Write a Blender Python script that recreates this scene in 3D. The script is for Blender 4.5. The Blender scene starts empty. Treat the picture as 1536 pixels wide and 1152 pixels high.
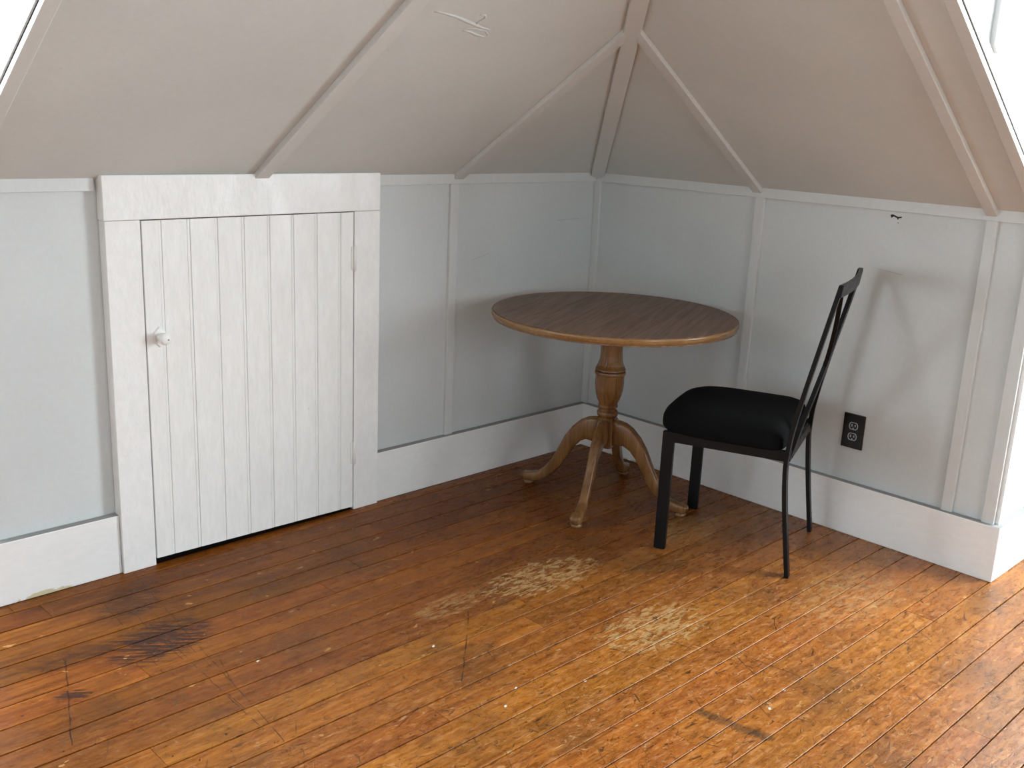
import bpy, bmesh, math, random
from mathutils import Vector, Matrix
random.seed(7)
sc = bpy.context.scene
COL = sc.collection

# ------------------------------------------------------------------ camera, world, exposure
cam_data = bpy.data.cameras.new('camera')
cam_data.sensor_width = 36.0
cam_data.lens = 36.09
cam_data.clip_start = 0.05
cam = bpy.data.objects.new('camera', cam_data)
COL.objects.link(cam)
cam.matrix_world = (Matrix.Translation((-3.368, -2.918, 1.424)) @ Matrix.Rotation(-0.7849, 4, 'Z')
                    @ Matrix.Rotation(1.3135, 4, 'X') @ Matrix.Rotation(0.0447, 4, 'Z'))
sc.camera = cam
sc.view_settings.view_transform = 'Standard'
sc.view_settings.look = 'None'
sc.view_settings.gamma = 1.0
sc.view_settings.use_curve_mapping = False
sc.view_settings.exposure = 0.0
sc.cycles.use_denoising = True
sc.cycles.max_bounces = 8
sc.cycles.diffuse_bounces = 6

SKY = 3.0
world = bpy.data.worlds.new('overcast_sky')
sc.world = world
world.use_nodes = True
wt = world.node_tree
bg = wt.nodes['Background']
tc = wt.nodes.new('ShaderNodeTexCoord')
sx = wt.nodes.new('ShaderNodeSeparateXYZ')
mr = wt.nodes.new('ShaderNodeMapRange')
mr.inputs['From Min'].default_value = -0.04
mr.inputs['From Max'].default_value = 0.04
mixw = wt.nodes.new('ShaderNodeMix'); mixw.data_type = 'RGBA'
mixw.inputs[6].default_value = (0.34, 0.34, 0.31, 1)     # the ground outside
mixw.inputs[7].default_value = (0.93, 0.98, 1.0, 1)      # flat overcast
wt.links.new(tc.outputs['Generated'], sx.inputs[0])
wt.links.new(sx.outputs['Z'], mr.inputs['Value'])
wt.links.new(mr.outputs[0], mixw.inputs[0])
wt.links.new(mixw.outputs[2], bg.inputs['Color'])
bg.inputs['Strength'].default_value = SKY

def daylight(name, loc, rot, w, h, radiance, col=(.85, .955, 1.02)):
    """diffuse sky light entering through one window opening"""
    l = bpy.data.lights.new(name, 'AREA')
    l.shape = 'RECTANGLE'; l.size = w; l.size_y = h; l.color = col
    l.energy = radiance * w * h * math.pi
    o = bpy.data.objects.new(name, l); COL.objects.link(o)
    o.location = loc; o.rotation_euler = rot
# window openings: right dormer looks along +x, left dormer along +y, one more in the gable wall behind the camera
DD = .80                          # depth of the two dormers
WR = dict(y0=-3.85, y1=-2.10, z0=0.62, z1=2.05, x=DD)
WL = dict(x0=-4.80, x1=-2.75, z0=0.50, z1=2.15, y=DD)
WF = dict(x0=-2.4, x1=-1.0, z0=0.70, z1=2.05, y=-5.5)
LIGHT = dict(R=22.5, L=12.5, F=5.1)
daylight('window_daylight_right', (WR['x'] - .03, (WR['y0'] + WR['y1']) / 2, (WR['z0'] + WR['z1']) / 2),
         (0, math.pi / 2, 0), WR['z1'] - WR['z0'], WR['y1'] - WR['y0'], LIGHT['R'])
daylight('window_daylight_left', ((WL['x0'] + WL['x1']) / 2, WL['y'] - .03, (WL['z0'] + WL['z1']) / 2),
         (-math.pi / 2, 0, 0), WL['x1'] - WL['x0'], WL['z1'] - WL['z0'], LIGHT['L'])
daylight('window_daylight_front', ((WF['x0'] + WF['x1']) / 2, WF['y'] + .03, (WF['z0'] + WF['z1']) / 2),
         (math.pi / 2, 0, 0), WF['x1'] - WF['x0'], WF['z1'] - WF['z0'], LIGHT['F'])


# ------------------------------------------------------------------ node helpers
class NT:
    def __init__(s, name):
        s.m = bpy.data.materials.new(name); s.m.use_nodes = True
        s.t = s.m.node_tree; s.b = s.t.nodes['Principled BSDF']
        s.geo = s.t.nodes.new('ShaderNodeNewGeometry'); s.P = s.geo.outputs['Position']
        s.info = s.t.nodes.new('ShaderNodeObjectInfo'); s.rnd = s.info.outputs['Random']
        s.obj = s.t.nodes.new('ShaderNodeTexCoord').outputs['Object']
    def put(s, sock, v):
        if isinstance(v, bpy.types.NodeSocket): s.t.links.new(v, sock)
        elif isinstance(v, (tuple, list)) and sock.type == 'RGBA': sock.default_value = (*v[:3], 1)
        else: sock.default_value = v
    def math(s, op, a, b=None, c=None, clamp=False):
        n = s.t.nodes.new('ShaderNodeMath'); n.operation = op; n.use_clamp = clamp
        s.put(n.inputs[0], a)
        if b is not None: s.put(n.inputs[1], b)
        if c is not None: s.put(n.inputs[2], c)
        return n.outputs[0]
    def vec(s, op, a, b=None, out=0):
        n = s.t.nodes.new('ShaderNodeVectorMath'); n.operation = op
        s.put(n.inputs[0], a)
        if b is not None:
            s.put(n.inputs['Scale'] if op == 'SCALE' else n.inputs[1], b)
        return n.outputs[out]
    def noise(s, v, scale, detail=4, rough=.55, dist=0):
        n = s.t.nodes.new('ShaderNodeTexNoise')
        s.put(n.inputs['Vector'], v); s.put(n.inputs['Scale'], scale)
        n.inputs['Detail'].default_value = detail; n.inputs['Roughness'].default_value = rough
        n.inputs['Distortion'].default_value = dist
        return n.outputs[0]
    def rot(s, v, a):
        n = s.t.nodes.new('ShaderNodeVectorRotate'); n.rotation_type = 'Z_AXIS'
        s.put(n.inputs['Vector'], v); n.inputs['Angle'].default_value = a
        return n.outputs[0]
    def rng(s, v, a, b, c=0., d=1., smooth=True):
        n = s.t.nodes.new('ShaderNodeMapRange')
        if smooth: n.interpolation_type = 'SMOOTHSTEP'
        s.put(n.inputs['Value'], v)
        n.inputs['From Min'].default_value = a; n.inputs['From Max'].default_value = b
        n.inputs['To Min'].default_value = c; n.inputs['To Max'].default_value = d
        return n.outputs[0]
    def mix(s, f, a, b, mode='MIX'):
        n = s.t.nodes.new('ShaderNodeMix'); n.data_type = 'RGBA'; n.blend_type = mode
        s.put(n.inputs[0], f); s.put(n.inputs[6], a); s.put(n.inputs[7], b)
        return n.outputs[2]
    def ramp(s, v, stops):
        n = s.t.nodes.new('ShaderNodeValToRGB'); e = n.color_ramp.elements
        while len(e) < len(stops): e.new(.5)
        for k, (p, c) in zip(e, stops): k.position = p; k.color = (*c, 1)
        s.put(n.inputs[0], v)
        return n.outputs[0]
    def bump(s, h, strength=.2, dist=.002):
        n = s.t.nodes.new('ShaderNodeBump')
        n.inputs['Strength'].default_value = strength; n.inputs['Distance'].default_value = dist
        s.put(n.inputs['Height'], h); s.put(s.b.inputs['Normal'], n.outputs[0])
    def seg(s, P, a, b, w):
        """mask of a thin scratch from a to b (world metres), half width w"""
        ba = Vector(b) - Vector(a)
        pa = s.vec('SUBTRACT', P, tuple(a))
        d = s.vec('DOT_PRODUCT', pa, tuple(ba), out=1)
        h = s.math('MULTIPLY', d, 1 / ba.length_squared, clamp=True)
        n = s.t.nodes.new('ShaderNodeVectorMath'); n.operation = 'SCALE'
        n.inputs[0].default_value = ba; s.put(n.inputs['Scale'], h)
        l = s.vec('LENGTH', s.vec('SUBTRACT', pa, n.outputs[0]), out=1)
        return s.rng(l, w, w * .4)
    def blob(s, P, c, r, ang=0):
        """soft ellipse 0..1 about c with radii r"""
        v = s.vec('SUBTRACT', P, tuple(c))
        if ang: v = s.rot(v, -ang)
        v = s.vec('DIVIDE', v, tuple(r))
        return s.rng(s.vec('LENGTH', v, out=1), 1, .0)
    def any(s, l):
        r = l[0]
        for x in l[1:]: r = s.math('MAXIMUM', r, x)
        return r
    def set(s, **k):
        for a, v in k.items(): s.put(s.b.inputs[a.replace('_', ' ')], v)
        return s.m

def paint(name, col, rough=.5, drips=.25, brush=(1, 1, 1), marks=(), cream=(), var=.05, mot=.07):
    n = NT(name)
    big = n.noise(n.P, 2.2, 3)
    c = n.mix(n.rng(big, .35, .65), col, tuple(x * (1 - var) for x in col))
    fine = n.noise(n.vec('MULTIPLY', n.P, brush), 60, 5, .6)
    lump = n.noise(n.vec('MULTIPLY', n.P, brush), 13, 3, .5, .4)
    c = n.mix(n.rng(fine, .35, .68, mot, 0), c, tuple(x * .55 for x in col))
    c = n.mix(n.rng(n.noise(n.vec('MULTIPLY', n.P, brush), 150, 2, .7), .5, .75, 0, mot), c, tuple(x * .6 for x in col))
    speck = n.rng(n.noise(n.P, 95, 2), .74, .80)
    c = n.mix(n.math('MULTIPLY', speck, .35), c, (.25, .25, .24))
    W = n.vec('ADD', n.P, n.vec('SCALE', n.vec('SUBTRACT', n.t.nodes.new('ShaderNodeTexNoise').outputs[1], (.5, .5, .5)), .006))
    for a, b, w, col2, f in marks:
        c = n.mix(n.math('MULTIPLY', n.seg(W, a, b, w), f), c, col2)
    for ce, r, col2 in cream:
        m = n.math('MULTIPLY', n.blob(n.P, ce, r), n.rng(n.noise(n.P, 40, 4), .3, .6))
        c = n.mix(n.rng(m, .15, .3), c, col2)
    h = n.math('ADD', n.math('MULTIPLY', fine, .35), lump)
    n.bump(h, drips, .004)
    return n.set(Base_Color=c, Roughness=n.rng(lump, .3, .7, rough - .06, rough + .08))

WALL = (.645, .675, .67)
M_wall = paint('wall_paint', WALL, .42, .16, marks=[
    ((-.231, 0, 1.005), (-.095, 0, 1.010), .0016, (.26, .28, .28), .5),
    ((-.700, 0, .872), (-.610, 0, .892), .0016, (.30, .32, .32), .4),
    ((0, -1.28, .965), (0, -1.39, .955), .0015, (.3, .3, .3), .5)])
M_batten = paint('batten_paint', (.67, .69, .68), .40, .18, (1, 1, .4))
M_slope = paint('slope_paint', (.645, .665, .64), .5, .16)
M_slopetrim = paint('slope_batten_paint', (.66, .67, .645), .45, .18)
M_white = paint('white_gloss_paint', (.89, .89, .865), .36, .55, (1, 1, .22), var=.03, mot=.11)
M_casing = paint('white_casing_paint', (.89, .89, .87), .36, .6, (1, 1, .5), var=.03, mot=.10)
M_base = paint('baseboard_paint', (.87, .87, .855), .38, .28, (.4, .4, 1), var=.03,
               cream=[((-2.38, -.03, .0), (.12, .03, .022), (.62, .55, .36)),
                      ((-.03, -.3, 0.), (.05, .2, .012), (.5, .45, .35))])
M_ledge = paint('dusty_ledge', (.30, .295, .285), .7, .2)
M_cheek = paint('cheek_paint', (.83, .86, .86), .45, .2)
M_rear = paint('rear_room_paint', (.36, .36, .36), .6, .1)
M_dark = NT('unlit_closet_board').set(Base_Color=(.05, .04, .03), Roughness=.9)
M_sub = NT('subfloor').set(Base_Color=(.012, .007, .004), Roughness=.95)

# ------------------------------------------------------------------ mesh helpers
def link(name, bm, mat, parent=None, smooth=False, kind=None):
    me = bpy.data.meshes.new(name)
    bmesh.ops.recalc_face_normals(bm, faces=bm.faces)
    bm.to_mesh(me); bm.free()
    if smooth:
        for p in me.polygons: p.use_smooth = True
    me.materials.append(mat)
    o = bpy.data.objects.new(name, me); COL.objects.link(o)
    if parent is not None: o.parent = parent
    if kind: o['kind'] = kind
    return o
def add_prism(bm, pts, d):
    """polygon pts (3-D) extruded by vector d"""
    a = [bm.verts.new(p) for p in pts]; b = [bm.verts.new(Vector(p) + Vector(d)) for p in pts]
    bm.faces.new(a); bm.faces.new(b[::-1])
    for i in range(len(a)):
        j = (i + 1) % len(a); bm.faces.new((a[i], b[i], b[j], a[j]))
def add_box(bm, x0, x1, y0, y1, z0, z1):
    add_prism(bm, [(x0, y0, z0), (x1, y0, z0), (x1, y1, z0), (x0, y1, z0)], (0, 0, z1 - z0))
def bevel(bm, w, seg=2):
    bmesh.ops.bevel(bm, geom=bm.edges[:], offset=w, segments=seg, profile=.5, affect='EDGES')
def box(name, r, mat, parent=None, bv=0., kind=None):
    bm = bmesh.new(); add_box(bm, *r)
    if bv: bevel(bm, bv)
    return link(name, bm, mat, parent, False, kind)
def prism(name, pts, d, mat, parent=None, bv=0.):
    bm = bmesh.new(); add_prism(bm, pts, d)
    bmesh.ops.recalc_face_normals(bm, faces=bm.faces)
    if bv: bevel(bm, bv)
    return link(name, bm, mat, parent)
def rings(bm, loops, cap=True):
    R = [[bm.verts.new(p) for p in l] for l in loops]
    n = len(R[0])
    for a, b in zip(R, R[1:]):
        for i in range(n): bm.faces.new((a[i], a[(i + 1) % n], b[(i + 1) % n], b[i]))
    if cap: bm.faces.new(R[0][::-1]); bm.faces.new(R[-1])
def empty(name, loc=(0, 0, 0), rz=0):
    o = bpy.data.objects.new(name, None); COL.objects.link(o)
    o.location = loc; o.rotation_euler = (0, 0, rz); o.empty_display_size = .1
    return o
def tag(o, label, cat=None, group=None, kind=None):
    o['label'] = label
    if cat: o['category'] = cat
    if group: o['group'] = group
    if kind: o['kind'] = kind
    return o
def struct(name, label, cat):
    return tag(empty(name), label, cat, kind='structure')

# ------------------------------------------------------------------ room constants (metres, corner of the knee walls at the origin)
K, Z0, ZC = .645, 1.19, 2.36
XD, YC = -2.508, -1.815          # where the sloping ceiling stops at the two dormers
YT = -(ZC - Z0) / K              # slope meets the flat ceiling
TB, TR, TC = .030, .014, .042    # baseboard, batten and casing projection
XL, YF = -5.4, -5.5              # far ends of the room behind the camera
HB = .191

# ------------------------------------------------------------------ floor
n = NT('worn_varnished_boards')
P = n.P
o2 = n.t.nodes.new('ShaderNodeVectorMath'); o2.operation = 'SCALE'
o2.inputs[0].default_value = (37., 11., 5.); n.put(o2.inputs['Scale'], n.rnd)
PB = n.vec('ADD', P, o2.outputs[0])
grain = n.noise(n.vec('MULTIPLY', PB, (1.6, 26, 1)), 2.6, 6, .62, .5)
streak = n.noise(n.vec('MULTIPLY', PB, (5, 150, 1)), 2.2, 4, .6)
blot = n.noise(n.vec('MULTIPLY', PB, (1.3, 2.6, 1)), 5.5, 6, .62, .3)
c = n.ramp(grain, [(.28, (.105, .027, .0025)), (.47, (.205, .060, .0055)), (.62, (.265, .087, .0095)), (.8, (.335, .128, .020))])
c = n.mix(n.rng(blot, .36, .58, .5, 0), c, (.14, .040, .0075))
c = n.mix(n.rng(streak, .5, .72, 0, .5), c, (.085, .024, .004))
tone = n.rng(n.rnd, 0, 1, .78, 1.18, False)
hsv = n.t.nodes.new('ShaderNodeHueSaturation')
n.put(hsv.inputs['Color'], c); n.put(hsv.inputs['Value'], tone)
n.put(hsv.inputs['Hue'], n.rng(n.math('FRACT', n.math('MULTIPLY', n.rnd, 7.3)), 0, 1, .494, .505, False))
c = hsv.outputs[0]
# wear grows towards the open part of the room, painted-in window brightness with it
sp = n.t.nodes.new('ShaderNodeSeparateXYZ'); n.put(sp.inputs[0], P)
wear_glare = n.rng(n.math('SUBTRACT', n.math('MULTIPLY', sp.outputs[1], -1), n.math('MULTIPLY', n.math('ABSOLUTE', n.math('ADD', sp.outputs[0], .9)), .20)), .05, 1.6)
worn_n = n.noise(n.vec('MULTIPLY', PB, (1, 2.6, 1)), 22, 7, .74, .7)
worn = n.math('MULTIPLY', n.rng(worn_n, .53, .60), n.math('MULTIPLY_ADD', wear_glare, .6, .08))
c = n.mix(n.math('MULTIPLY', worn, .55), c, (.42, .185, .064))
c = n.mix(n.math('MULTIPLY', n.rng(worn_n, .46, .38), n.math('MULTIPLY_ADD', wear_glare, .25, .22)), c, (.085, .028, .008))
bright = n.t.nodes.new('ShaderNodeHueSaturation'); n.put(bright.inputs['Color'], c)
bright.inputs['Saturation'].default_value = 1.0; n.put(bright.inputs['Value'], n.math('MULTIPLY_ADD', wear_glare, .55, .93))  # lifts the board colour to stand in for window light
c = bright.outputs[0]
c = n.mix(n.math('MULTIPLY', n.math('MULTIPLY', wear_glare, n.rng(worn_n, .3, .6)), .14), c, (.46, .215, .085))  # pale tan for wear and for window haze put into the colour
grime = n.math('MULTIPLY', n.rng(n.noise(P, 3.1, 6, .6), .5, .66), .7)
c = n.mix(grime, c, n.mix(.5, c, (.060, .034, .014)))
# dashes along the grain
dd = n.rng(n.noise(n.vec('MULTIPLY', PB, (16, 95, 1)), 1.4, 3, .6, .3), .63, .68)
c = n.mix(n.math('MULTIPLY', dd, n.math('MULTIPLY_ADD', wear_glare, .5, .35)), c, (.040, .014, .005))
dl = n.rng(n.noise(n.vec('ADD', n.vec('MULTIPLY', P, (17, 80, 1)), (3.3, 8.1, 0)), 1.5, 3, .6, .6), .655, .70)
c = n.mix(n.math('MULTIPLY', dl, n.math('MULTIPLY_ADD', wear_glare, .7, .03)), c, (.56, .33, .15))
# squiggles: contour lines of a warped noise, broken up
def squig(sc_, seed, w):
    f = n.noise(n.vec('ADD', P, (seed, seed * .7, 0)), sc_, 2, .5, 1.6)
    return n.math('MULTIPLY', n.rng(n.math('ABSOLUTE', n.math('SUBTRACT', f, .5)), w, w * .4), n.rng(n.noise(n.vec('ADD', P, (seed * 2, 1, 0)), sc_ * 1.3, 2), .56, .62))
c = n.mix(n.math('MULTIPLY', squig(17, 3.1, .016), n.math('MULTIPLY_ADD', wear_glare, .6, .05)), c, (.50, .29, .135))
sq2 = squig(13, 8.7, .013)
c = n.mix(n.math('MULTIPLY', sq2, n.math('MULTIPLY_ADD', wear_glare, .5, .25)), c, (.030, .013, .006))
# short scuffs in every direction
dk = []
for i, (a, s_) in enumerate(((.3, 1.), (1.15, 1.2), (2.1, .9), (2.75, 1.1))):
    v = n.rot(P, a)
    f = n.noise(n.vec('ADD', n.vec('MULTIPLY', v, (7 * s_, 75 * s_, 1)), (i * 13.1, i * 5.7, 0)), 1.7, 2, .5, .9)
    dk.append(n.rng(f, .69, .73))
c = n.mix(n.math('MULTIPLY', n.any(dk), n.math('MULTIPLY_ADD', wear_glare, .6, .25)), c, (.032, .014, .006))
chip = n.rng(n.noise(n.vec('MULTIPLY', P, (1, 1.5, 1)), 19, 3, .5, .3), .70, .715)
c = n.mix(n.math('MULTIPLY', chip, .8), c, (.44, .225, .075))
pit = n.rng(n.noise(P, 62, 2, .5), .72, .75)
c = n.mix(n.math('MULTIPLY', pit, .9), c, (.018, .009, .005))
# single marks that can be found in the photograph
wob = n.t.nodes.new('ShaderNodeTexNoise'); n.put(wob.inputs['Vector'], P); wob.inputs['Scale'].default_value = 14
PW = n.vec('ADD', P, n.vec('SCALE', n.vec('SUBTRACT', wob.outputs[1], (.5, .5, .5)), .05))
fz = n.noise(n.vec('MULTIPLY', n.rot(P, .62), (6, 60, 1)), 1.6, 5, .65)
FLOOR_STAINS = [((-2.25, -.49, 0), (.24, .16, 1), .1, .95), ((-2.20, -.22, 0), (.20, .13, 1), .5, .55),
                ((-2.45, -.43, 0), (.22, .07, 1), 0, .5), ((-2.535, -.605, 0), (.07, .055, 1), 0, .9)]
for ce, r, an, f in FLOOR_STAINS:
    m = n.math('MULTIPLY', n.blob(PW, ce, r, an), n.rng(fz, .38, .62, .12, 1))
    c = n.mix(n.math('MULTIPLY', n.rng(m, .06, .45), f), c, (.036, .015, .010))
pale_n = n.rng(n.noise(n.vec('MULTIPLY', P, (1, 3.2, 1)), 24, 8, .75, .5), .47, .56)
FLOOR_BARE = [((-1.14, -.875, 0), (.34, .15, 1), -.05, .85), ((-1.50, -.83, 0), (.22, .08, 1), 0, .4),
              ((-1.14, -1.31, 0), (.30, .16, 1), 0, .9), ((-.45, -.93, 0), (.26, .14, 1), .1, .5), ((-.50, -1.58, 0), (.4, .2, 1), .1, .4)]
for ce, r, an, f in FLOOR_BARE:
    m = n.math('MULTIPLY', n.blob(PW, ce, r, an), pale_n)
    c = n.mix(n.math('MULTIPLY', n.rng(m, .12, .36), f * .75), c, (.50, .325, .14))
CUTS = [((-2.479, -.43), (-2.614, -.805), .0025), ((-1.489, -.898), (-1.76, -1.177), .0025), ((-2.12, -.05), (-2.245, -1.112), .0018),
        ((-2.226, -.383), (-2.257, -1.032), .0018), ((-2.273, -.186), (-2.318, -.651), .0015), ((-2.18, -.15), (-2.21, -.70), .0015),
        ((-2.23, -.18), (-2.25, -.62), .0015), ((-2.177, -.684), (-2.213, -.823), .002), ((-1.172, -1.308), (-1.158, -1.468), .0018),
        ((-1.095, -1.568), (-1.143, -1.663), .002), ((-1.074, -1.576), (-1.052, -1.74), .002), ((-1.215, -1.347), (-1.09, -1.56), .0016),
        ((-.80, -1.51), (-.875, -1.555), .0022), ((-.9, -.55), (-.88, -.66), .0018)]
cut = n.any([n.seg(n.vec('ADD', P, n.vec('SCALE', n.vec('SUBTRACT', wob.outputs[1], (.5, .5, .5)), .012)), (*a, 0), (*b, 0), w) for a, b, w in CUTS])
c = n.mix(n.math('MULTIPLY', cut, .85), c, (.022, .010, .005))
TAPE = [((-1.40, -1.668), (-1.385, -1.745)), ((-1.385, -1.765), (-1.365, -1.836))]      # dark stubs of a dried strip
tp = n.any([n.seg(P, (*a, 0), (*b, 0), .022) for a, b in TAPE])
c = n.mix(n.math('MULTIPLY', tp, n.rng(worn_n, .3, .6, .9, .45)), c, (.045, .032, .018))
SPOTS = [(-1.677, -1.289), (-1.755, -1.331), (-1.514, -1.381), (-1.147, -1.750), (-1.254, -1.773), (-1.702, -.990), (-2.106, -.752)]
sp_ = n.any([n.seg(P, (*a, 0), (a[0] + .004, a[1] + .003, 0), .0042) for a in SPOTS])
c = n.mix(sp_, c, (.72, .68, .6))
rough = n.math('ADD', n.rng(worn_n, .35, .7, .24, .40), n.math('MULTIPLY', n.any(dk), .1))
hgt = n.math('ADD', n.math('MULTIPLY', streak, .5), n.noise(n.vec('MULTIPLY', PB, (1, 2.6, 1)), 30, 4, .7, .6))
n.bump(hgt, .45, .0018)
M_floor = n.set(Base_Color=c, Roughness=rough)
n.put(n.b.inputs['Specular IOR Level'], n.math('MULTIPLY_ADD', wear_glare, .22, .08))

floor = tag(empty('floor'), 'worn orange-brown varnished board floor', 'floor', kind='structure')
box('subfloor', (XL - .1, 1.5, YF - .1, 1.5, -.06, -.021), M_sub, floor)  # near-black; boards stop short so it stands in for shadow under the door
meas = [-.028, -.0854, -.181, -.2755, -.3697, -.4601, -.5553, -.6486, -.7453, -.836, -.927, -1.017, -1.108, -1.198, -1.2888, -1.3775, -1.474, -1.5614,
        -1.656, -1.748, -1.8389, -1.931, -2.019, -2.115, -2.205]
ys = list(meas)
while ys[-1] > YF: ys.append(ys[-1] - .0922)
up = [-.028]
while up[-1] < DD + .03: up.append(up[-1] + .0922)
n_main = len(ys) - 1
rows = [(a, b) for a, b in zip(ys, ys[1:])] + [(b, a) for a, b in zip(up, up[1:])]
# board ends that show in the photograph, by row index
ENDS = {3: [-1.42], 4: [-.62], 7: [-1.30], 8: [-.9], 11: [-1.385], 14: [-.35], 15: [-.772], 17: [-1.9], 19: [-.447, -1.06], 21: [-.8],
        22: [-.15], 23: [-.95], 24: [-.3], 5: [-1.72], 6: [-2.35], 1: [-1.345], 2: [-1.32], 10: [-1.32], 12: [-.6], 16: [-.2], 13: [-1.9]}
def plank(x0, x1, y1, y0):
    g, c_, t = .0020, .0006, .020
    ya, yb = y0 + g, y1 - g
    dz = random.uniform(-.0005, .0004); tl = random.uniform(-.0005, .0005)
    prof = [(ya, -t), (ya, -c_ + dz - tl), (ya + c_, dz - tl), (yb - c_, dz + tl), (yb, -c_ + dz + tl), (yb, -t)]
    bm = bmesh.new()
    e = .0007
    rings(bm, [[(x0 + e, y, z) for y, z in prof], [(x1 - e, y, z) for y, z in prof]])
    link('plank', bm, M_floor, floor)
for i, (y1, y0) in enumerate(rows):
    ym = (y0 + y1) / 2
    if i >= n_main:
        lo, hi = -4.95, -2.46
    else:
        lo = XL
        hi = DD + .05 if YC - .05 > ym > -4.2 else (.02 if ym > YC - .05 else .0)
    ends = sorted(ENDS.get(i, []))
    cuts_ = [lo]
    x = lo + random.uniform(.6, 2.2)
    lim = (ends[0] - .9) if ends else hi - .5
    while x < lim and len(cuts_) < 3: cuts_.append(x); x += random.uniform(1.6, 2.9)
    cuts_ += ends + [hi]
    for a, b in zip(cuts_, cuts_[1:]): plank(a, b, y1, y0)

# ------------------------------------------------------------------ knee wall on the left (y = 0), with the cupboard door opening
DX0, DX1 = -2.145, -1.176
wl = struct('wall_left', 'pale grey panelled knee wall with the low white cupboard door', 'wall')
for x0, x1 in ((XD + .0235, DX0 + .02), (DX1 - .02, -.807), (-.807, .03)):
    box('panel', (x0, x1, 0, .03, 0, 1.25), M_wall, wl)
box('rail', (XD, DX0 - .012, -TR, 0, 1.163, 1.201), M_batten, wl, .0015)
box('rail', (DX1, .0, -TR, 0, 1.163, 1.201), M_batten, wl, .0015)
box('batten', (-.827, -.789, -TR + .001, .0, HB - .01, 1.164), M_batten, wl, .0015)
# closet void behind the door
bm = bmesh.new()
for r in ((DX0, DX0 + .02, .03, .62, -.02, 1.25), (DX1 - .02, DX1, .03, .62, -.02, 1.25), (DX0, DX1, .60, .62, -.02, 1.25), (DX0, DX1, .0, .62, 1.23, 1.25)):
    add_box(bm, *r)
link('closet_lining', bm, M_dark, wl)

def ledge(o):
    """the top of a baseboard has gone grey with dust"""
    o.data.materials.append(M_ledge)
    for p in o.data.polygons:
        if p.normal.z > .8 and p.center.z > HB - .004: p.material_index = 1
bl = struct('baseboard_left', 'white painted baseboard under the left knee wall', 'baseboard')
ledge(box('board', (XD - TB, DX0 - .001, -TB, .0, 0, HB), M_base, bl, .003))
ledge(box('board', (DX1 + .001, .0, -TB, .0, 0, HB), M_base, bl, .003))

# ------------------------------------------------------------------ knee wall on the right (x = 0)
wr = struct('wall_right', 'grey panelled knee wall behind the black chair', 'wall')
for y0, y1 in ((YC + .0235, -1.657), (-1.657, -.813), (-.813, .03)):
    box('panel', (0, .03, y0, y1, 0, 1.25), M_wall, wr)
box('rail', (-TR, 0, YC, -TR + .0005, 1.163, 1.201), M_batten, wr, .0015)
for y0, y1 in ((-.034, -.001), (-.832, -.795), (-1.676, -1.640), (YC - .0005, -1.776)):
    box('batten', (-TR + .001, 0, y0, y1, HB - .01, 1.164), M_batten, wr, .0015)
# torn paint under the rail
M_chip = NT('torn_dark_paint').set(Base_Color=(.02, .02, .02), Roughness=.8)
for pts in ([(-1.317, 1.149), (-1.325, 1.152), (-1.345, 1.145), (-1.358, 1.147), (-1.358, 1.142), (-1.348, 1.140), (-1.346, 1.134), (-1.342, 1.140), (-1.33, 1.145), (-1.322, 1.139)],
            [(-1.343, 1.1265), (-1.352, 1.125), (-1.352, 1.1235), (-1.345, 1.1245)]):
    prism('paint_chip', [(-.0003, y, z) for y, z in pts], (.0008, 0, 0), M_chip, wr)
br = struct('baseboard_right', 'white painted baseboard under the right knee wall', 'baseboard')
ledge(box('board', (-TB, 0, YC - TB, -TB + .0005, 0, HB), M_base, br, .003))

# ------------------------------------------------------------------ dormer to the right: cheek y = YC, window wall x = DD
cd = struct('wall_dormer_right', 'bright white dormer cheek wall at the outer corner', 'wall')
prism('cheek', [(DD + .05, YC, 0), (0, YC, 0), (0, YC, Z0), (YT, YC, ZC), (DD + .05, YC, ZC)], (0, .024, 0), M_cheek, cd)
prism('trim_board', [(-.0, YC, Z0 + .004), (-1.75, YC, Z0 + .004 + 1.75 * K), (-1.75, YC, Z0 + .042 + 1.75 * K), (-.0, YC, Z0 + .042)], (0, -.004, 0), M_cheek, cd, .001)
for x in (-.634, .26, .62):
    z0 = Z0 + .044 - x * K if x < 0 else HB
    prism('batten', [(x, YC, z0), (x + .034, YC, z0 - (.034 * K if x < 0 else 0)), (x + .034, YC, ZC), (x, YC, ZC)], (0, -.014, 0), M_cheek, cd, .0012)
box('batten', (.0, .036, YC - .014, YC, HB, Z0), M_cheek, cd, .0012)
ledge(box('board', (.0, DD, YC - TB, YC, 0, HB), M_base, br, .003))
box('cheek', (0, DD + .05, -4.23, -4.2, 0, ZC), M_cheek, cd)
bm = bmesh.new()
for r in ((DD, DD + .12, -4.23, WR['y0'], 0, ZC), (DD, DD + .12, WR['y1'], YC + .02, 0, ZC), (DD, DD + .12, WR['y0'], WR['y1'], 0, WR['z0']), (DD, DD + .12, WR['y0'], WR['y1'], WR['z1'], ZC)):
    add_box(bm, *r)
link('window_wall', bm, M_wall, cd)
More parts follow.
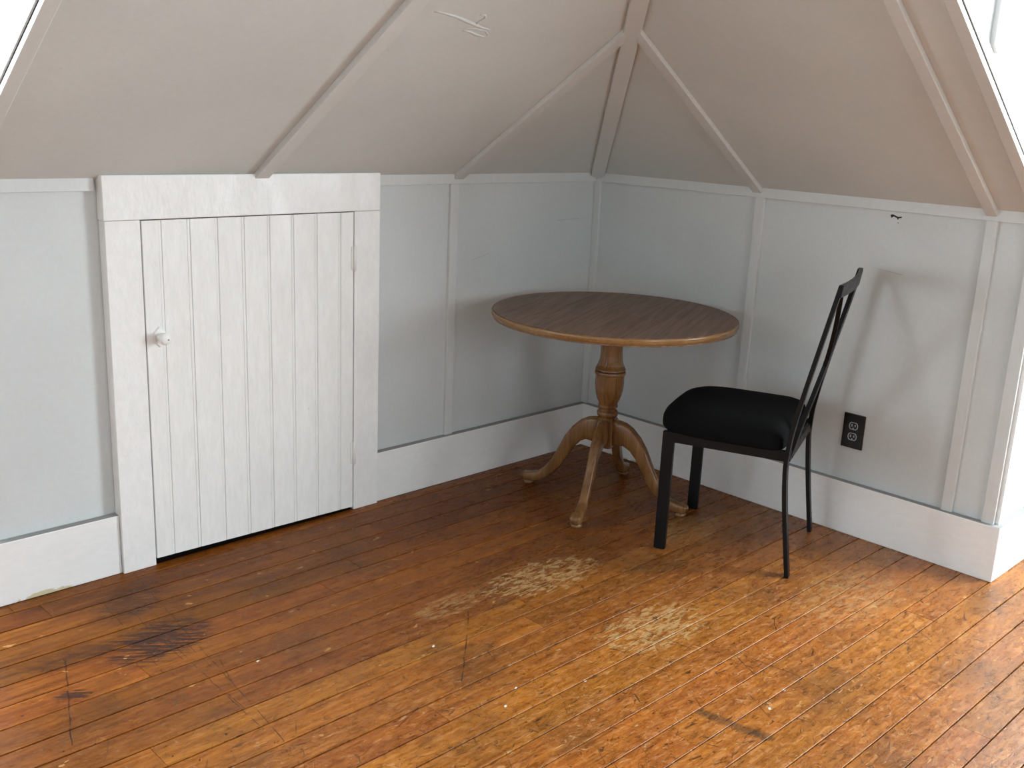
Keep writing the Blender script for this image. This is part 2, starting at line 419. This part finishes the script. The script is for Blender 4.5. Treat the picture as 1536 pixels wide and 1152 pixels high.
# ------------------------------------------------------------------ dormer to the left: cheek x = XD, window wall y = DD
cl = struct('wall_dormer_left', 'white dormer cheek wall beyond the left edge of the slope', 'wall')
prism('cheek', [(XD, DD + .05, 0), (XD, 0, 0), (XD, 0, Z0), (XD, YT, ZC), (XD, DD + .05, ZC)], (.024, 0, 0), M_cheek, cl)
prism('trim_board', [(XD, 0, Z0 + .006), (XD, -1.75, Z0 + .006 + 1.75 * K), (XD, -1.75, Z0 + .065 + 1.75 * K), (XD, 0, Z0 + .065)], (-.006, 0, 0), M_cheek, cl, .001)
box('cheek', (-4.93, -4.9, 0, DD + .05, 0, ZC), M_cheek, cl)
bm = bmesh.new()
for r in ((-4.93, WL['x0'], DD, DD + .12, 0, ZC), (WL['x1'], XD + .02, DD, DD + .12, 0, ZC), (WL['x0'], WL['x1'], DD, DD + .12, 0, WL['z0']), (WL['x0'], WL['x1'], DD, DD + .12, WL['z1'], ZC)):
    add_box(bm, *r)
link('window_wall', bm, M_wall, cl)
box('board', (XD - TB, XD, .0, DD, 0, HB), M_base, bl, .003)

# windows: frame, two sashes with one glass each
gl = NT('window_glass')
tr = gl.t.nodes.new('ShaderNodeBsdfTransparent'); gs = gl.t.nodes.new('ShaderNodeBsdfGlossy'); gs.inputs['Roughness'].default_value = .02
mx = gl.t.nodes.new('ShaderNodeMixShader'); mx.inputs[0].default_value = .06
gl.t.links.new(tr.outputs[0], mx.inputs[1]); gl.t.links.new(gs.outputs[0], mx.inputs[2])
gl.t.links.new(mx.outputs[0], gl.t.nodes['Material Output'].inputs['Surface'])
M_glass = gl.m
def window(name, label, fn, a0, a1, z0, z1):
    """fn maps (along, depth, z) to world; depth 0 is the inner wall face"""
    w = struct(name, label, 'window')
    def part(nm, a, b, d0, d1, c, d, m, par):
        pts = [fn(a, d0, c), fn(b, d0, c), fn(b, d0, d), fn(a, d0, d)]
        dv = Vector(fn(a, d1, c)) - Vector(fn(a, d0, c))
        return prism(nm, pts, dv, m, par)
    f = .035
    for r in ((a0, a0 + f, z0, z1), (a1 - f, a1, z0, z1), (a0 + f, a1 - f, z0, z0 + f), (a0 + f, a1 - f, z1 - f, z1)):
        part('frame', r[0], r[1], .03, .12, r[2], r[3], M_casing, w)
    for r in ((a0 - .09, a0, z0, z1), (a1, a1 + .09, z0, z1), (a0 - .09, a1 + .09, z1, z1 + .1), (a0 - .09, a1 + .09, z0 - .1, z0 - .03)):
        part('casing_board', r[0], r[1], -.02, 0, r[2], r[3], M_casing, w)
    part('window_sill', a0 - .12, a1 + .12, -.06, .03, z0 - .03, z0, M_casing, w)
    zm = (z0 + z1) / 2
    for k, (c, d) in enumerate(((z0 + f, zm + .02), (zm - .02, z1 - f))):
        q = .05 + .03 * k
        s_ = part('sash', a0 + f, a0 + f + .04, q, q + .028, c, d, M_casing, w)
        part('stile', a1 - f - .04, a1 - f, q, q + .028, c, d, M_casing, s_)
        part('bar', a0 + f + .04, a1 - f - .04, q, q + .028, c, c + .04, M_casing, s_)
        part('bar', a0 + f + .04, a1 - f - .04, q, q + .028, d - .04, d, M_casing, s_)
        part('pane', a0 + f + .03, a1 - f - .03, q + .012, q + .016, c + .03, d - .03, M_glass, s_)
window('window_1', 'white sash window in the right dormer', lambda a, d, z: (DD + d, a, z), WR['y0'], WR['y1'], WR['z0'], WR['z1'])
window('window_2', 'white sash window in the left dormer', lambda a, d, z: (a, DD + d, z), WL['x0'], WL['x1'], WL['z0'], WL['z1'])

window('window_3', 'wide sash window in the gable wall behind the camera', lambda a, d, z: (a, YF - d, z), WF['x0'], WF['x1'], WF['z0'], WF['z1'])

# ------------------------------------------------------------------ the rest of the room, behind the camera
rw = struct('wall_rear', 'plain pale wall behind the camera', 'wall')
box('panel', (XL - .12, XL, YF - .12, DD + .05, 0, ZC), M_cheek, rw)
for (a0, a1, q) in ((XL, WF['x0'], 0), (WF['x1'], .05, 0), (WF['x0'], WF['x1'], 1), (WF['x0'], WF['x1'], 2)):
    box('panel', (a0, a1, YF - .12, YF, (0, 0, WF['z1'])[q], (ZC, WF['z0'], ZC)[q]), M_rear, rw)
box('panel', (XL, -4.9, 0, .05, 0, ZC), M_rear, rw)
box('panel', (0, .05, YF, -4.2, 0, ZC), M_rear, rw)

# ------------------------------------------------------------------ sloping ceiling
ce = struct('ceiling', 'pale grey sloping attic ceiling with battens and a hip', 'ceiling')
box('flat_ceiling', (XL - .1, 1.5, YF - .1, 1.5, ZC, ZC + .05), M_rear, ce)
nA = Vector((0, K, 1)).normalized(); nB = Vector((K, 0, 1)).normalized()
SA = lambda x, y: (x, y, Z0 - K * y)
SB = lambda x, y: (x, y, Z0 - K * x)
for x0, x1 in ((XD, -1.6375), (-1.6375, -.7915), (-.7915, 0)):
    top = [SA(x1, max(x1, YT))] + ([SA(YT, YT)] if x0 < YT < x1 else []) + [SA(x0, max(x0, YT))]
    pts = [SA(x0, .0), SA(x1, .0)] + top
    if x1 == 0: pts = [SA(x0, 0), SA(0, 0), SA(x0, x0)]
    prism('slope_panel', pts, nA * .03, M_slope, ce)
for y0, y1 in ((YC, -1.654), (-1.654, -.80), (-.80, 0)):
    top = [SB(max(y1, YT), y1)] + [SB(max(y0, YT), y0)]
    pts = [SB(0, y0), SB(0, y1)] + top
    if y1 == 0: pts = [SB(0, y0), SB(0, 0), SB(y0, y0)]
    prism('slope_panel', pts, nB * .03, M_slope, ce)
# eaves closing strips above the knee walls
box('eaves_strip', (XD + .0235, .03, .0, .03, 1.2, 1.3), M_slope, ce)
box('eaves_strip', (0, .03, YC + .0235, .03, 1.2, 1.3), M_slope, ce)
TS = .016
def battenA(x0, x1, ya, yb, t=TS):
    pts = [SA(x0, ya), SA(x1, ya), SA(x1, yb), SA(x0, yb)]
    prism('batten', pts, (0, 0, -t * math.sqrt(1 + K * K)), M_slopetrim, ce, .0015)
def battenB(y0, y1, xa, xb, t=TS):
    pts = [SB(xa, y0), SB(xa, y1), SB(xb, y1), SB(xb, y0)]
    prism('batten', pts, (0, 0, -t * math.sqrt(1 + K * K)), M_slopetrim, ce, .0015)
battenA(-1.662, -1.613, -.030, YT, .019)
battenA(-.815, -.768, -.010, -.775)
battenA(XD - .002, XD + .032, -.010, YT)
battenB(-.820, -.780, -.010, -.785)
battenB(-1.672, -1.636, -.010, -1.66, .018)
battenB(YC - .001, -1.782, -.010, YT)
d = Vector((-1, -1, K)).normalized(); w = Vector((1, -1, 0)).normalized(); nn = d.cross(w)
if nn.z > 0: nn = -nn
h0 = Vector((0, 0, Z0)) + d * .004; L = 1.84 * math.sqrt(2 + K * K) - .05
prism('hip_batten', [h0 + w * s_ * .027 + nn * .024 for s_ in (-1, 1)] + [h0 + d * L + w * s_ * .027 + nn * .024 for s_ in (1, -1)], nn * -.022, M_slopetrim, ce, .002)
# ridges of old filler on the left slope
def ridge(pts, r0):
    bm = bmesh.new(); lp = []
    for i, (x, y) in enumerate(pts):
        r = r0 * (.35 + .65 * math.sin(math.pi * (i + .4) / len(pts)))
        p = Vector(SA(x, y)); q = Vector(pts[min(i + 1, len(pts) - 1)]) - Vector(pts[max(i - 1, 0)])
        t = Vector((q.x, q.y, -K * q.y)).normalized(); s_ = t.cross(nA)
        lp.append([p + s_ * (-r), p - nA * r * .45 - s_ * r * .3, p - nA * r * .45 + s_ * r * .3, p + s_ * r, p + nA * .002])
    rings(bm, lp)
    link('plaster_ridge', bm, M_slopetrim, ce, True)
ridge([(-1.545, -.747), (-1.50, -.744), (-1.447, -.736), (-1.41, -.727), (-1.378, -.720), (-1.345, -.712), (-1.309, -.708)], .007)
ridge([(-1.393, -.756), (-1.375, -.757), (-1.365, -.748), (-1.372, -.735), (-1.378, -.720)], .0055)
ridge([(-1.40, -.695), (-1.372, -.693), (-1.335, -.684), (-1.30, -.680)], .005)
ridge([(-1.40, -.703), (-1.36, -.706), (-1.32, -.702), (-1.30, -.69)], .004)

# ------------------------------------------------------------------ cupboard door and its casing
tr1 = struct('trim_1', 'thick white painted casing around the cupboard door', 'door casing')
HZ = 1.081
box('header', (DX0 - .002, DX1, -TC, .0, HZ, 1.209), M_casing, tr1, .0025)
box('casing_board', (DX0, -2.0405, -TC + .0008, .0, 0, HZ - .0006), M_casing, tr1, .002)
box('casing_board', (-1.2835, DX1, -TC + .0008, .0, 0, HZ - .0006), M_casing, tr1, .002)
dr = struct('door_1', 'low white tongue-and-groove cupboard door with a small knob', 'door')
edges = [-2.037, -1.977, -1.886, -1.795, -1.704, -1.613, -1.524, -1.434, -1.339, -1.2865]
for i, (a, b) in enumerate(zip(edges, edges[1:])):
    bm = bmesh.new()
    y = -TC + .002 + random.uniform(-.0006, .0006)
    t = .02; c_ = .0014; bd = .0095; gd = (.0008, .0018, .0008, .0018, .0013, .0017, .0016, .0017)[min(i, 7)]
    x0, x1 = a + .0005, b - .0005
    prof = [(x0, y + t), (x0, y + c_), (x0 + c_, y)]
    if i < 8:                                            # bead along the right edge of each board
        q = x1 - bd
        prof += [(q - .0012, y), (q, y + gd), (q + .0014, y + .0003), (q + .0050, y - .0001), (x1 - .002, y + .0003), (x1, y + c_), (x1, y + t)]
    else:
        prof += [(x1 - c_, y), (x1, y + c_), (x1, y + t)]
    zb = .022 - .010 * (a + 2.04) / .76
    zb2 = .022 - .010 * (b + 2.04) / .76
    rings(bm, [[(px, py, (zb if px < (a + b) / 2 else zb2)) for px, py in prof], [(px, py, HZ - .003) for px, py in prof]])
    link('board', bm, M_white, dr)
def lathe_y(bm, c, prof, n_=20, ph=0):
    """prof: (radius, distance out of the wall)"""
    rings(bm, [[(c[0] + r * math.cos(ph + 2 * math.pi * k / n_), c[1] - h, c[2] + r * math.sin(ph + 2 * math.pi * k / n_)) for k in range(n_)] for r, h in prof])
kx, kz, ky = -1.997, .731, -TC + .002
bm = bmesh.new()
hx = [(-.019, .014), (0, .033), (.019, .014), (.019, -.014), (0, -.033), (-.019, -.014)]
rings(bm, [[(kx + a * s_, ky - h, kz + b * s_) for a, b in hx] for s_, h in ((1, 0), (1, .0025), (.86, .005))])
pl_ = link('knob', bm, M_white, dr)
pl_['label'] = 'white painted knob on a pointed backplate'
bm = bmesh.new()
lathe_y(bm, (kx - .001, ky, kz), [(.013, .003), (.011, .012), (.011, .022), (.017, .028), (.0185, .036), (.0175, .044), (.013, .049), (.006, .051)], 22)
link('grip', bm, M_white, pl_, True)
bm = bmesh.new(); lathe_y(bm, (kx + .004, ky, kz - .001), [(.002, .0505), (.002, .0518)], 8)
link('screw', bm, M_dark, pl_)
for zc in (.922, .220):
    bm = bmesh.new(); add_box(bm, -1.297, -1.273, -TC - .0015, -TC + .004, zc - .040, zc + .040); bevel(bm, .0008, 1)
    hg = link('hinge', bm, M_white, dr)
    bm = bmesh.new()
    n_ = 14
    rings(bm, [[(-1.2852 + r * math.cos(2 * math.pi * k / n_), -TC - .004 + r * math.sin(2 * math.pi * k / n_), zc + z) for k in range(n_)]
               for r, z in ((.003, -.046), (.0048, -.043), (.0048, -.041), (.0062, -.0405), (.0062, .0405), (.0048, .041), (.0048, .043), (.003, .046))])
    link('barrel', bm, M_white, hg, True)

# ------------------------------------------------------------------ wall outlet
M_plate = NT('black_plate').set(Base_Color=(.006, .006, .006), Roughness=.35)
M_rec = NT('pale_receptacle').set(Base_Color=(.42, .50, .52), Roughness=.3)
ol = tag(empty('wall_outlet', (0, -1.290, .314)), 'black duplex outlet plate on the right knee wall', 'outlet')
bm = bmesh.new(); add_box(bm, -.006, .0005, -.0405, .0405, 0, .126); bevel(bm, .0018, 2)
link('cover_plate', bm, M_plate, ol)
for zc in (.0825, .0430):
    bm = bmesh.new()
    def outl(s_, x, zc=zc):
        o = []
        for k in range(28):
            a = 2 * math.pi * k / 28
            o.append((x, .0172 * s_ * math.cos(a), zc + max(-.0135, min(.0135, .0172 * math.sin(a))) * s_))
        return o
    A, B, C_, D = outl(1, -.006), outl(1, -.0078), outl(.84, -.0078), outl(.82, -.0066)
    rings(bm, [A, B, C_, D], cap=False)
    rc = link('receptacle', bm, M_rec, ol)
    rc['label'] = 'pale rimmed outlet socket'
    bm = bmesh.new(); rings(bm, [outl(.83, -.0055), outl(.83, -.0068)]); link('socket_face', bm, M_plate, rc)
    for dy, hh in ((-.0062, .0075), (.0062, .009)):
        bm = bmesh.new(); add_box(bm, -.0074, -.0060, dy - .0022, dy + .0022, zc + .002 - hh / 2, zc + .002 + hh / 2)
        link('slot', bm, M_rec, rc)
    bm = bmesh.new()
    rings(bm, [[(x, .0028 * math.cos(2 * math.pi * k / 12), zc - .0085 + .0028 * math.sin(2 * math.pi * k / 12)) for k in range(12)] for x in (-.0060, -.0072)])
    link('ground_hole', bm, M_rec, rc)
bm = bmesh.new()
rings(bm, [[(x, r * math.cos(2 * math.pi * k / 12), .0628 + r * math.sin(2 * math.pi * k / 12)) for k in range(12)] for x, r in ((-.0055, .003), (-.0066, .0027))])
link('screw', bm, M_plate, ol)

# ------------------------------------------------------------------ round pedestal table
def wood(name, stops, ang, stretch, rough, scale=3., bumps=.1):
    n = NT(name)
    v = n.vec('MULTIPLY', n.rot(n.obj, -ang), stretch)
    g = n.noise(v, scale, 6, .6, .4); f = n.noise(n.vec('MULTIPLY', v, (1, 3, 1.)), scale * 3.3, 4, .6)
    c = n.ramp(n.math('MULTIPLY_ADD', f, .45, n.math('MULTIPLY', g, .6)), stops)
    n.bump(f, bumps, .0006)
    return n, c
n, c = wood('brown_laminate', [(.38, (.082, .042, .025)), (.5, (.160, .088, .056)), (.60, (.235, .142, .096))], math.radians(24), (1.1, 17, 1), .4, 2.6)
M_lam = n.set(Base_Color=c, Roughness=.42)
n.b.inputs['Specular IOR Level'].default_value = .28
n, c = wood('honey_rim', [(.35, (.17, .082, .027)), (.5, (.235, .122, .044)), (.65, (.30, .165, .064))], 0, (3, 3, 30), .35)
M_rim = n.set(Base_Color=c, Roughness=.26)
n, c = wood('honey_maple', [(.33, (.085, .034, .010)), (.5, (.180, .080, .024)), (.66, (.275, .138, .048))], 0, (9, 9, 1.2), .35)
M_maple = n.set(Base_Color=c, Roughness=.27)
M_groove = NT('dark_glaze').set(Base_Color=(.035, .015, .006), Roughness=.5)

tb = tag(empty('pedestal_table', (-.468, -.533, 0)), 'round brown-topped wooden pedestal table with four curved legs', 'table')
def lathe(prof, n_=72, facet=0):
    lp = []
    for r, z, f in prof:
        l = []
        for k in range(n_):
            a = 2 * math.pi * k / n_
            q = r
            if f:
                s_ = 2 * math.pi / f; m = (a % s_) - s_ / 2
                q = r * math.cos(s_ / 2) / math.cos(m)
                if abs(m) > s_ / 2 - .035: q -= .0022
            l.append((q * math.cos(a), q * math.sin(a), z))
        lp.append(l)
    bm = bmesh.new(); rings(bm, lp)
    return bm
R_ = .452
lam = link('tabletop', lathe([(R_ - .0035, .702, 0), (R_ - .0035, .7306, 0), (R_ - .0043, .7312, 0)], 128), M_lam, tb)
lam['label'] = 'brown wood-grain laminate tabletop'
rim = [(R_ - .009, .7265), (R_ - .0034, .7272), (R_ - .0030, .7290), (R_ - .0012, .7296), (R_ + .0006, .7284), (R_ + .0014, .7255), (R_ + .0018, .7215), (R_ + .0012, .715), (R_ - .001, .7095), (R_ - .0045, .7050), (R_ - .0065, .7035), (R_ - .0065, .7010), (R_ - .020, .6985), (R_ - .03, .6985), (R_ - .03, .702), (R_ - .009, .704)]
bm = bmesh.new()
N_ = 128
V = [[bm.verts.new((r * math.cos(2 * math.pi * k / N_), r * math.sin(2 * math.pi * k / N_), z)) for k in range(N_)] for r, z in rim]
for a, b in zip(V, V[1:] + V[:1]):
    for k in range(N_): bm.faces.new((a[k], a[(k + 1) % N_], b[(k + 1) % N_], b[k]))
link('rim', bm, M_rim, tb, True)['label'] = 'rounded honey wood table rim'
bm = bmesh.new(); add_box(bm, -.11, .11, -.11, .11, .676, .7025); bevel(bm, .004)
link('mounting_plate', bm, M_maple, tb)
# turned column, planed into flat panels above and below the ring
up_ = [(.0435, .677, 9), (.0425, .640, 9), (.0418, .600, 9), (.0424, .570, 9), (.0445, .550, 9), (.050, .533, 9), (.0565, .5190, 0), (.0570, .5155, 0), (.054, .5135, 0)]
vs_ = [(.0535, .5100, 0), (.0572, .5085, 0), (.0580, .5035, 0), (.0572, .4980, 0), (.0550, .4965, 0), (.0555, .4950, 9), (.0555, .475, 9), (.0560, .455, 9), (.0538, .435, 9), (.0495, .415, 9), (.0435, .398, 9), (.0375, .386, 9), (.0345, .3805, 0)]
bd_ = [(.0330, .3812, 0), (.0362, .3790, 0), (.0375, .3745, 0), (.0362, .3695, 0), (.0310, .3675, 0), (.0295, .3630, 0), (.0300, .3592, 0), (.0365, .3565, 0), (.0400, .3500, 0), (.0402, .3430, 0), (.0385, .3370, 0), (.0350, .3345, 0), (.0340, .330, 0)]
cu = link('column', lathe(up_[::-1], 144), M_maple, tb)
link('vase', lathe(vs_[::-1], 144), M_maple, cu)
link('bead', lathe(bd_[::-1], 64), M_maple, cu, True)
bm = bmesh.new(); R0 = [(.0530, .5150), (.0530, .5130), (.0530, .5110), (.0530, .5085)]
rings(bm, [[(r * math.cos(2 * math.pi * k / 64), r * math.sin(2 * math.pi * k / 64), z) for k in range(64)] for r, z in R0])
link('groove', bm, M_groove, cu)
# square hub the legs are let into
bm = bmesh.new()
def sq(h, z, rr=.006):
    o = []
    for k in range(4):
        a0_ = math.radians(22.5) + k * math.pi / 2
        for q in (-1, 1):
            cx_ = (h - rr) * math.sqrt(2); a = a0_ + math.pi / 4
            base = Vector((cx_ * math.cos(a), cx_ * math.sin(a)))
            b2 = a + q * math.pi / 8
            o.append((base.x + rr * math.cos(b2), base.y + rr * math.sin(b2), z))
    return o
rings(bm, [sq(.024, .210), sq(.033, .216), sq(.033, .300), sq(.030, .312), sq(.030, .322), sq(.031, .3325)])
link('hub', bm, M_maple, tb)
TOP = [(.020, .322), (.050, .3225), (.078, .317), (.105, .302), (.137, .271), (.166, .229), (.190, .178), (.218, .124), (.250, .079), (.280, .056), (.305, .050), (.328, .0485), (.342, .041), (.3455, .030)]
BOT = [(.020, .219), (.048, .225), (.076, .2285), (.104, .214), (.130, .184), (.154, .143), (.180, .098), (.210, .062), (.242, .037), (.270, .020), (.288, .014), (.312, .0130), (.334, .0130), (.341, .0150)]
WD = [.021, .021, .020, .019, .0180, .0172, .0166, .0164, .0166, .0178, .0200, .0215, .0195, .0120]
for ang in (24, 108, -156, -72):
    a = math.radians(ang); e = Vector((math.cos(a), math.sin(a), 0)); s_ = Vector((-math.sin(a), math.cos(a), 0))
    lp = []
    for (r1, z1), (r2, z2), hw in zip(TOP, BOT, WD):
        t_ = e * r1 + Vector((0, 0, z1)); b_ = e * r2 + Vector((0, 0, z2)); m = (t_ + b_) / 2; v = (t_ - b_) / 2
        l = []
        for k in range(16):
            q = 2 * math.pi * k / 16
            cs, sn = math.cos(q), math.sin(q); ex = .45
            l.append(m + s_ * hw * math.copysign(abs(cs) ** ex, cs) + v * math.copysign(abs(sn) ** ex, sn))
        lp.append(l)
    bm = bmesh.new(); rings(bm, lp)
    lg = link('leg', bm, M_maple, tb, True)
    bm = bmesh.new()
    pc = e * .317
    rings(bm, [[(pc.x + r * math.cos(2 * math.pi * k / 24), pc.y + r * math.sin(2 * math.pi * k / 24), z) for k in range(24)] for r, z in ((.017, 0), (.0205, .002), (.0215, .006), (.0205, .010), (.0175, .0125), (.0175, .016))])
    link('foot', bm, M_maple, lg, True)

# ------------------------------------------------------------------ black chair
n = NT('black_metal'); M_metal = n.set(Base_Color=(.0055, .0055, .006), Roughness=n.rng(n.noise(n.obj, 30, 3), .3, .7, .34, .44))
n.b.inputs['Specular IOR Level'].default_value = .2
n = NT('black_upholstery')
n.bump(n.noise(n.obj, 700, 3), .3, .0006)
lint = n.rng(n.noise(n.obj, 210, 1), .80, .83)
M_seat = n.set(Base_Color=n.mix(n.math('MULTIPLY', lint, .4), (.0035, .0036, .0038), (.2, .2, .2)), Roughness=.95)
n.b.inputs['Specular IOR Level'].default_value = .12
ch = tag(empty('dining_chair', (-.392, -1.10, 0), math.atan2(.3535, .9355)), 'black metal dining chair with padded black seat facing the table', 'chair')
def bar(bm, path, hx, hy):
    """bar along path in (y,z) or 3-D points; half sizes across x and in the path plane"""
    lp = []
    for i, p in enumerate(path):
        p = Vector(p); t = (Vector(path[min(i + 1, len(path) - 1)]) - Vector(path[max(i - 1, 0)])).normalized()
        side = Vector((1, 0, 0)); nrm = t.cross(side).normalized(); side = nrm.cross(t).normalized()
        h = hx[i] if isinstance(hx, (list, tuple)) else hx
        lp.append([p + side * h * a + nrm * hy * b for a, b in ((-1, -.8), (-.94, -1), (.94, -1), (1, -.8), (1, .8), (.94, 1), (-.94, 1), (-1, .8))])
    rings(bm, lp)
def smooth_path(pts, n_=5):
    out = []
    P_ = [Vector(p) for p in pts]
    for i in range(len(P_) - 1):
        p0 = P_[max(i - 1, 0)]; p1 = P_[i]; p2 = P_[i + 1]; p3 = P_[min(i + 2, len(P_) - 1)]
        for k in range(n_):
            t = k / n_
            out.append(.5 * ((2 * p1) + (p2 - p0) * t + (2 * p0 - 5 * p1 + 4 * p2 - p3) * t * t + (3 * p1 - p0 - 3 * p2 + p3) * t ** 3))
    return out + [P_[-1]]
POST = [(-.217, .0), (-.200, .12), (-.184, .24), (-.175, .33), (-.173, .39), (-.180, .485), (-.204, .62), (-.226, .73), (-.248, .838), (-.274, .966)]
def post_y(z):
    for (a, b), (c_, d_) in zip(POST, POST[1:]):
        if b <= z <= d_: return a + (c_ - a) * (z - b) / (d_ - b)
    return POST[-1][0]
for s_ in (-1, 1):
    bm = bmesh.new(); bar(bm, smooth_path([(s_ * .222, y, z) for y, z in POST]), .017, .0068); link('rear_leg', bm, M_metal, ch)
    bm = bmesh.new(); add_box(bm, s_ * .213 - .010, s_ * .213 + .010, .199, .239, .0, .4212); bevel(bm, .0025); link('front_leg', bm, M_metal, ch)
    bm = bmesh.new(); add_box(bm, s_ * .214 - .010, s_ * .214 + .010, -.172, .20, .387, .421); bevel(bm, .002); link('side_rail', bm, M_metal, ch)
bm = bmesh.new(); add_box(bm, -.205, .205, .206, .232, .387, .421); bevel(bm, .002); link('front_rail', bm, M_metal, ch)
bm = bmesh.new(); add_box(bm, -.212, .212, -.182, -.170, .385, .420); bevel(bm, .002); link('rear_rail', bm, M_metal, ch)
bm = bmesh.new()
crest = []
for k in range(13):
    u = -1 + k / 6
    y = -.270 - .016 * (1 - u * u); z = .950
    crest.append([(u * .236, y - .0068, z - .019), (u * .236, y + .0068, z - .019), (u * .236, y + .0018, z + .019), (u * .236, y - .0118, z + .019)])
rings(bm, crest); link('crest_rail', bm, M_metal, ch)
for s_ in (-1, 1):
    pts = []
    for k in range(17):
        z = .40 + (.94 - .40) * k / 16
        q = (z - .67) / .27
        x = s_ * (.012 + .180 * abs(q) ** 1.5)
        pts.append((x, post_y(z) - .004 - .010 * (1 - q * q), z))
    lp = []
    bm = bmesh.new()
    for i, p in enumerate(pts):
        p = Vector(p); t = (Vector(pts[min(i + 1, 16)]) - Vector(pts[max(i - 1, 0)])).normalized()
        fw = Vector((0, 1, -t.y / max(t.z, .2) * 0)).normalized()
        sd = t.cross(fw).normalized(); fw = sd.cross(t).normalized()
        lp.append([p + sd * .012 * a + fw * .0068 * b for a, b in ((-1, -1), (1, -1), (1, 1), (-1, 1))])
    rings(bm, lp); link('back_slat', bm, M_metal, ch)
# padded seat
bm = bmesh.new()
def seat_loop(ins, z, n_=64):
    l = []
    for k in range(n_):
        a = 2 * math.pi * k / n_
        ca, sa = math.cos(a), math.sin(a)
        ex = .42 if sa > 0 else .2
        x = math.copysign(abs(ca) ** ex, ca); y = math.copysign(abs(sa) ** ex, sa)
        wx = .240 - (.012 if sa < 0 else 0) * abs(sa); 
        yy = (.262 - ins) * y if sa > 0 else (.163 - ins * .8) * y
        yy += (.012 * (1 - x * x) if sa > 0 else 0)
        l.append(((wx - ins) * x, yy, z))
    return l
rings(bm, [seat_loop(i, z) for i, z in ((.014, .4165), (.006, .4200), (.001, .428), (.0, .440), (.001, .456), (.007, .472), (.020, .486), (.042, .4955), (.075, .501), (.125, .505), (.155, .506))])
link('seat', bm, M_seat, ch, True)['label'] = 'thick black padded seat'
